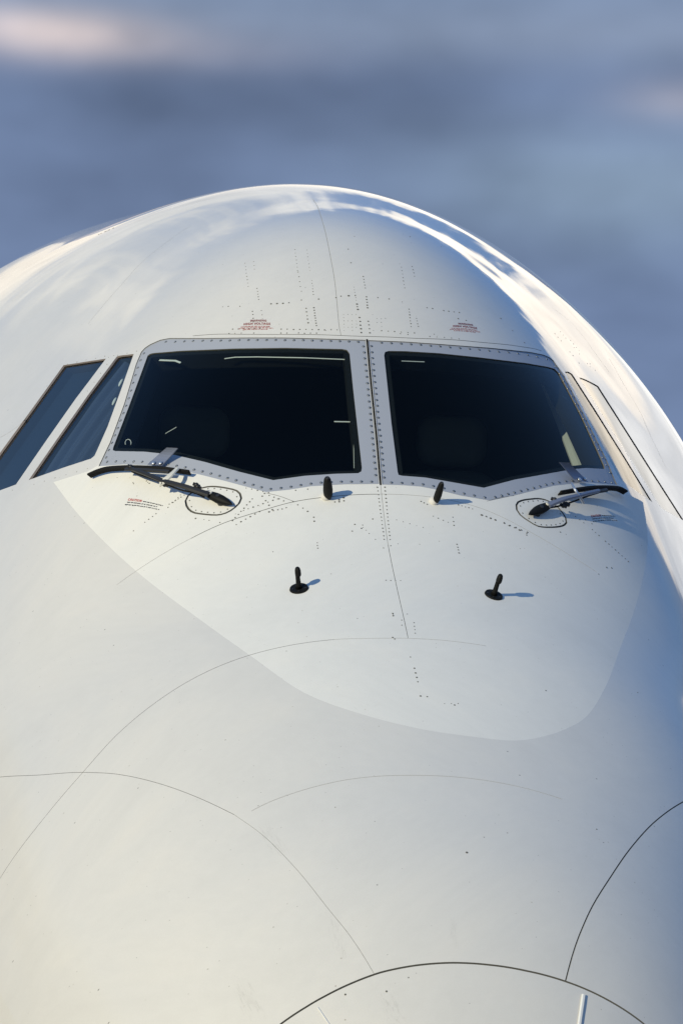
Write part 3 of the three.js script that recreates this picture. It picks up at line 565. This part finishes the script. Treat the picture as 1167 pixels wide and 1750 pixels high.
// ---------------------------------------------------------------- wipers
function along(list) { return { p: list.map(([x, y, h]) => pt(x, y, h)), n: list.map(([x, y]) => nrm(x, y)) }; }
function densify(list, n = 6) { const c = new THREE.CatmullRomCurve3(list.map(([x, y, h]) => V(x, y, h * 1000)), false, 'centripetal'); return c.getPoints(n * (list.length - 1)).map((p) => [p.x, p.y, p.z / 1000]); }
function wiper(o, label) {
  const g = group('wiper', plane, label);
  const b = along(densify(o.blade)); part('blade_rubber', sweep(b.p.map((p, i) => p.clone().addScaledVector(b.n[i], -0.008)), b.n, 0.006, 0.015), M.rubber, g);
  part('blade_holder', sweep(b.p.map((p, i) => p.clone().addScaledVector(b.n[i], 0.003)), b.n, b.p.map((_, i) => 0.006 + 0.008 * Math.sin(Math.PI * (0.08 + 0.84 * i / (b.p.length - 1)))), 0.010), M.rubber, g);
  const y = along(densify(o.yoke)); part('yoke', sweep(y.p, y.n, 0.013, 0.010), M.armGrey, g);
  const a = along(densify(o.arm)), n = a.p.length; part('arm', sweep(a.p, a.n, a.p.map((_, i) => mix(0.020, 0.012, i / (n - 1))), 0.014), o.mat, g);
  const h = along(densify(o.hose)); part('hose', new THREE.TubeGeometry(new THREE.CatmullRomCurve3(h.p), 40, 0.0032, 7), M.rubber, g);
  for (const [x, y2, hh] of o.fittings) { const c = part('fitting', [new THREE.SphereGeometry(0.009, 10, 7), new THREE.CylinderGeometry(0.006, 0.006, 0.026, 8).rotateZ(1.2)], M.armGrey, g); c.position.copy(pt(x, y2, hh)); }
  // pivot housing: a pointed shell, two bolts on it
  const p0 = pt(...o.hub[0], 0.022), p1 = pt(...o.hub[1], 0.014), up = nrm(...o.hub[1]), L = p0.distanceTo(p1), d = p1.clone().sub(p0).normalize();
  const prof = []; for (let k = 0; k <= 14; k++) { const u = k / 14; prof.push(new THREE.Vector2(Math.max(0.0004, 0.0175 * Math.pow(Math.sin(Math.PI * Math.pow(0.22 + 0.78 * u, 1.25)), 0.8) + 0.0005), u * L)); }
  prof.unshift(new THREE.Vector2(0.0004, -0.004));
  const lg = new THREE.LatheGeometry(prof, 20).scale(1, 1, 0.8); aim(lg, p0, d, up); part('pivot_housing', lg, M.black, g);
  for (const u of [0.2, 0.48]) { const bg = new THREE.CylinderGeometry(0.0068, 0.0075, 0.006, 12); aim(bg, p0.clone().addScaledVector(d, u * L).addScaledVector(up, 0.0135), up, d); part('bolt', bg, u < 0.3 ? M.cream : M.armGrey, g); }
  const sg = new THREE.CylinderGeometry(0.014, 0.017, 0.03, 16); aim(sg, p0.clone().addScaledVector(d, 0.55 * L).addScaledVector(up, -0.02), up, d); part('pivot_shaft', sg, M.armGrey, g);
  // park bracket: pale clip standing under the arm
  const c = along(densify(o.clip)); part('clip', sweep(c.p, c.n.map((v) => v.clone().lerp(V(0, 0, 1), 0.3)), c.p.map((_, i) => mix(o.cw[0], o.cw[1], i / (c.p.length - 1))), 0.008, 0.4), o.cmat, g);
  return g;
}
wiper({
  blade: [[152, 812, .022], [166, 806, .024], [182, 801.5, .026], [205, 799.5, .028], [228, 799, .030], [280, 801, .030], [324, 806.5, .028]],
  yoke: [[215, 802, .040], [245, 803, .045], [290, 806, .042]],
  arm: [[357, 845, .034], [340, 839.5, .045], [317, 832, .056], [295, 826, .060], [274, 820, .058], [250, 810, .052], [226, 801.5, .044]], mat: M.armGrey,
  hose: [[350, 850, .02], [332, 842, .034], [312, 838, .04], [292, 831, .044], [262, 819, .04], [238, 811, .034], [226, 806, .03]],
  fittings: [[338, 832, .05], [336, 829, .055], [224, 798, .044], [282, 828, .05]],
  hub: [[352, 842.5], [398, 862.5]],
  clip: [[274, 827, .05], [282, 821, .062], [293, 811, .060], [303, 801, .045]], cw: [0.026, 0.016], cmat: M.cream,
}, 'black wiper parked on the left, its arm crossing the pale clip');
wiper({
  blade: [[957, 841.5, .024], [985, 837, .028], [1012, 834, .030], [1038, 833.5, .030], [1058, 835, .026], [1069, 840.5, .022]],
  yoke: [[1000, 842, .040], [1020, 840, .045], [1036, 837.5, .042]],
  arm: [[937, 863, .034], [950, 857.5, .045], [965, 852.5, .054], [984, 848, .058], [1004, 843, .054], [1022, 839, .048]], mat: M.bluegrey,
  hose: [[938, 868, .02], [956, 864.5, .03], [972, 859.5, .036], [990, 853, .038], [1006, 847, .036], [1022, 842, .034]],
  fittings: [[947, 854, .045], [962, 864, .03], [967, 861.5, .035]],
  hub: [[940, 862.5], [902.5, 879.5]],
  clip: [[995.5, 858, .03], [988, 846, .062], [981, 835, .068], [976, 826, .058]], cw: [0.016, 0.008], cmat: M.steel,
}, 'wiper parked on the right, grey arm and black blade');
// bent sheet deflectors bolted on the lower edge of each frame
function deflector(W, quad, bolts, label) {
  const P = quad.map(([x, y, h]) => pt(x, y, h)), nx = 5, ny = 8, g = [], T = [];
  const f = (u, v) => { const a = P[0].clone().lerp(P[1], u), b = P[3].clone().lerp(P[2], u), m = P[4].clone().lerp(P[5], u); const w = 1 - v; return a.multiplyScalar(w * w).addScaledVector(m.clone().multiplyScalar(2).addScaledVector(a.clone().divideScalar(Math.max(w * w, 1e-9)), 0), 0).add(m.multiplyScalar(2 * w * v)).addScaledVector(b, v * v); };
  for (let i = 0; i <= nx; i++) for (let j = 0; j <= ny; j++) g.push(f(i / nx, j / ny));
  const n = P[1].clone().sub(P[0]).cross(P[3].clone().sub(P[0])).normalize(); if (n.z < 0) n.negate();
  const A = (i, j, k) => g[i * (ny + 1) + j].clone().addScaledVector(n, k ? 0.0022 : -0.0022);
  for (let i = 0; i < nx; i++) for (let j = 0; j < ny; j++) for (const k of [0, 1]) { T.push([A(i, j, k), A(i + 1, j, k), A(i, j + 1, k)], [A(i + 1, j, k), A(i + 1, j + 1, k), A(i, j + 1, k)]); }
  for (let j = 0; j < ny; j++) for (const i of [0, nx]) T.push([A(i, j, 0), A(i, j + 1, 0), A(i, j, 1)], [A(i, j + 1, 0), A(i, j + 1, 1), A(i, j, 1)]);
  for (let i = 0; i < nx; i++) for (const j of [0, ny]) T.push([A(i, j, 0), A(i + 1, j, 0), A(i, j, 1)], [A(i + 1, j, 0), A(i + 1, j, 1), A(i, j, 1)]);
  const gr = group('wiper_stop', plane, label); part('plate', tris(T), M.bluegrey, gr);
  for (const [x, y, h] of bolts) { const b = new THREE.SphereGeometry(0.0085, 10, 6).scale(1, 0.5, 1); aim(b, pt(x, y, h), nrm(x, y), V(0, 1, 0)); part('bolt', b, M.steel, gr); }
}
deflector(WL, [[253, 794, .012], [277, 795.5, .012], [304, 766, .045], [286, 765, .045], [268, 780, .014], [290, 783, .014]], [[262, 791, .02], [274, 791, .02]], 'bent plate on the left pane sill');
deflector(WR, [[979, 819, .012], [1004, 824, .010], [971, 791, .055], [955, 790, .055], [970, 807, .022], [987, 806, .016]], [[990, 819, .018], [999, 818, .016]], 'bent plate on the right pane sill');

// ---------------------------------------------------------------- probes and nozzles
function probe(bx, by, lean) {
  const [x, t] = at(bx, by), p = S0(x, t), n = N0(x, t), g = group('probe', plane), fwd = V(0, 0, 1);
  const base = new THREE.CylinderGeometry(0.029, 0.031, 0.006, 36).translate(0, 0.002, 0); part('base_plate', aim(base, p, n, fwd), M.black, g);
  const k = []; for (let i = 0; i < 5; i++) { const a = i / 5 * 6.283 + 0.5; k.push(new THREE.CylinderGeometry(0.003, 0.003, 0.0016, 8).translate(Math.cos(a) * 0.022, 0.0056, Math.sin(a) * 0.022)); }
  part('screw', aim(mergeGeometries(k), p, n, fwd), M.armGrey, g);
  const axis = n.clone().add(V(lean, 0, 0)).normalize();
  part('stem', aim(new THREE.LatheGeometry([[0.0001, 0], [0.0115, 0.001], [0.0085, 0.012], [0.0076, 0.03], [0.0074, 0.062], [0.0001, 0.063]].map((e) => new THREE.Vector2(...e)), 20), p.clone().addScaledVector(n, 0.004), axis, fwd), M.black, g);
  const head = new THREE.LatheGeometry([[0.0001, 0.050], [0.0098, 0.051], [0.0108, 0.056], [0.0104, 0.068], [0.0085, 0.076], [0.0045, 0.080], [0.0001, 0.081]].map((e) => new THREE.Vector2(...e)), 20).scale(0.92, 1, 1.25).translate(0.0018, 0, 0);
  part('head', aim(head, p, axis, fwd), M.black, g);
}
probe(511, 1006.5, 0.03); probe(843, 1017.5, -0.03);
function nozzle(bx, by, k, lean) {
  const [x, t] = at(bx, by), p = S0(x, t), n = N0(x, t), g = group('rain_nozzle', plane), fwd = V(0, -0.6, 1).normalize();
  const fair = new THREE.SphereGeometry(0.017, 20, 12).scale(1.0, 0.8, 1.15); part('fairing', aim(fair, p.clone().addScaledVector(n, 0.004).add(V(k > 0.9 ? -0.009 : -0.006, 0.003, -0.004)), n, fwd), M.paint, g);
  const axis = n.clone().add(V(lean, 0.0, 0.04)).normalize();
  const prof = [[0.0001, -0.004], [0.010 * k, 0], [0.0155 * k, 0.016], [0.0165 * k, 0.035], [0.0150 * k, 0.060], [0.0128 * k, 0.074], [0.0118 * k, 0.082], [0.0085 * k, 0.089], [0.004 * k, 0.092], [0.0001, 0.0925]];
  part('nozzle_body', aim(new THREE.LatheGeometry(prof.map((e) => new THREE.Vector2(...e)), 24).scale(1, 1, 1.15), p.clone().addScaledVector(n, 0.002), axis, fwd), M.black, g);
  part('nozzle_tip', aim(new THREE.CylinderGeometry(0.005 * k, 0.0058 * k, 0.004, 14).translate(0, 0.093, 0.003), p.clone().addScaledVector(n, 0.002), axis, fwd), M.armGrey, g);
}
nozzle(561, 851, 1.0, -0.03); nozzle(744, 859, 0.78, 0.0);

// ---------------------------------------------------------------- conductor strips on the radome
for (const a of [[[996, 1701], [989, 1750], [983, 1795]], [[543, 1722], [562, 1750], [590, 1790]]]) {
  const q = resample(line(a), 0.02), wide = a[0][0] > 900;
  part('conductor_strip', sweep(q.map(([x, t]) => S0(x, t).addScaledVector(N0(x, t), wide ? 0.003 : 0.001)), q.map(([x, t]) => N0(x, t)), wide ? 0.0115 : 0.004, wide ? 0.007 : 0.003, 0.45), M.strip);
}

// ---------------------------------------------------------------- stencilled notices
function notice(name, corners, w, h, draw, label) {
  const cv = document.createElement('canvas'); cv.width = w; cv.height = h; const c = cv.getContext('2d'); c.clearRect(0, 0, w, h); draw(c, w, h);
  const tx = new THREE.CanvasTexture(cv); tx.colorSpace = THREE.SRGBColorSpace; tx.anisotropy = 8;
  const q = line(corners), nx = 16, ny = 8, pos = [], nor = [], uv = [], idx = [];
  for (let j = 0; j <= ny; j++) for (let i = 0; i <= nx; i++) {
    const u = i / nx, v = j / ny, x = mix(mix(q[0][0], q[1][0], u), mix(q[3][0], q[2][0], u), v), t = mix(mix(q[0][1], q[1][1], u), mix(q[3][1], q[2][1], u), v), p = S(x, t, 0.0008), n = N(x, t);
    pos.push(p.x, p.y, p.z); nor.push(n.x, n.y, n.z); uv.push(u, 1 - v);
  }
  for (let j = 0; j < ny; j++) for (let i = 0; i < nx; i++) { const a = j * (nx + 1) + i, b = a + nx + 1; idx.push(a, b, a + 1, b, b + 1, a + 1); }
  const g = new THREE.BufferGeometry(); g.setAttribute('position', new THREE.Float32BufferAttribute(pos, 3)); g.setAttribute('normal', new THREE.Float32BufferAttribute(nor, 3)); g.setAttribute('uv', new THREE.Float32BufferAttribute(uv, 2)); g.setIndex(idx);
  part(name, g, new THREE.MeshStandardMaterial({ map: tx, transparent: true, roughness: 0.6, side: THREE.DoubleSide }), plane, label);
}
const words = (c, x, y, len, h, r, col) => { c.fillStyle = col; let p = x; while (p < x + len) { const w = Math.min(x + len - p, 20 + r() * 46); for (let k = p; k < p + w - 4; k += 8) { c.fillRect(k, y + (r() < 0.3 ? h * 0.35 : 0), 5.5, h * (0.6 + 0.4 * r())); c.fillRect(k, y + (r() < 0.5 ? 0 : h * 0.45), 8, h * 0.3); } p += w + 12; } };
const warn = (seed) => (c, w, h) => {
  const r = rng(seed); c.textAlign = 'center'; c.textBaseline = 'middle'; c.fillStyle = '#7a1a14';
  c.font = 'bold 66px sans-serif'; c.fillText('WARNING', w * 0.53, h * 0.16, w * 0.62); c.fillStyle = '#8a1f18'; c.font = 'bold 70px sans-serif'; c.fillText('HIGH VOLTAGE', w * 0.5, h * 0.44, w * 0.98);
  const col = 'rgba(170,56,46,0.95)'; words(c, w * 0.06, h * 0.64, w * 0.82, h * 0.07, r, col); words(c, w * 0.02, h * 0.77, w * 0.94, h * 0.07, r, col); words(c, w * 0.14, h * 0.90, w * 0.66, h * 0.07, r, col);
};
const caution = (seed) => (c, w, h) => {
  const r = rng(seed); c.textAlign = 'left'; c.textBaseline = 'middle'; c.fillStyle = '#b52a1e'; c.font = 'bold 84px sans-serif'; c.fillText('CAUTION', w * 0.0, h * 0.2, w * 0.40);
  const col = 'rgba(38,36,40,0.95)'; words(c, w * 0.43, h * 0.16, w * 0.55, h * 0.13, r, col); words(c, w * 0.02, h * 0.49, w * 0.84, h * 0.13, r, col); words(c, w * 0.0, h * 0.80, w * 0.97, h * 0.13, r, col);
};
notice('warning_notice', [[413, 546.5], [468, 546], [470, 565], [406, 566]], 640, 260, warn(3));
notice('warning_notice', [[768, 550.5], [818, 555.5], [823, 571.5], [767, 566.5]], 640, 260, warn(8));
notice('caution_notice', [[221, 851], [281, 862.5], [275, 873.5], [213, 864.5]], 700, 210, caution(4));
notice('caution_notice', [[1008, 880], [1050, 880.5], [1056, 891.5], [1013, 893.5]], 700, 210, caution(9));

// dirt dragged along the skin near the radome, faint dried streaks
{
  const scuff = (seed, dens) => (c, w, h) => { const r = rng(seed); for (let k = 0; k < 260; k++) { const x = r() * w, y = r() * h, edge = Math.sin(Math.PI * x / w) * Math.sin(Math.PI * y / h); if (r() > edge) continue; c.fillStyle = `rgba(${90 + 30 * r()},${84 + 24 * r()},${70 + 20 * r()},${dens * (0.2 + 0.8 * r())})`; c.fillRect(x, y, 1 + 5 * r(), 6 + 46 * r()); } };
  notice('dirt_streak', [[556, 1556], [576, 1556], [596, 1642], [570, 1642]], 128, 256, scuff(2, 0.05));
  notice('dirt_streak', [[385, 1665], [420, 1660], [462, 1742], [420, 1748]], 128, 256, scuff(6, 0.06));
  notice('dirt_streak', [[428, 1402], [462, 1402], [498, 1462], [462, 1466]], 128, 256, scuff(9, 0.05));
  notice('dirt_streak', [[764, 1560], [778, 1560], [786, 1626], [768, 1626]], 128, 256, scuff(12, 0.05));
  notice('dirt_streak', [[640, 1696], [676, 1690], [700, 1748], [655, 1750]], 128, 256, scuff(15, 0.06));
}

// ---------------------------------------------------------------- apron far below the nose
{
  const g = new THREE.PlaneGeometry(5000, 5000).rotateX(-Math.PI / 2), m = new THREE.Mesh(g, new THREE.MeshStandardMaterial({ color: rgb(0.17, 0.167, 0.155), roughness: 0.95 }));
  m.position.y = -4.9; m.name = 'apron'; m.receiveShadow = true; m.userData = { label: 'pale concrete apron under the airliner', category: 'ground', kind: 'structure' }; scene.add(m);
}
renderer.render(scene, camera);
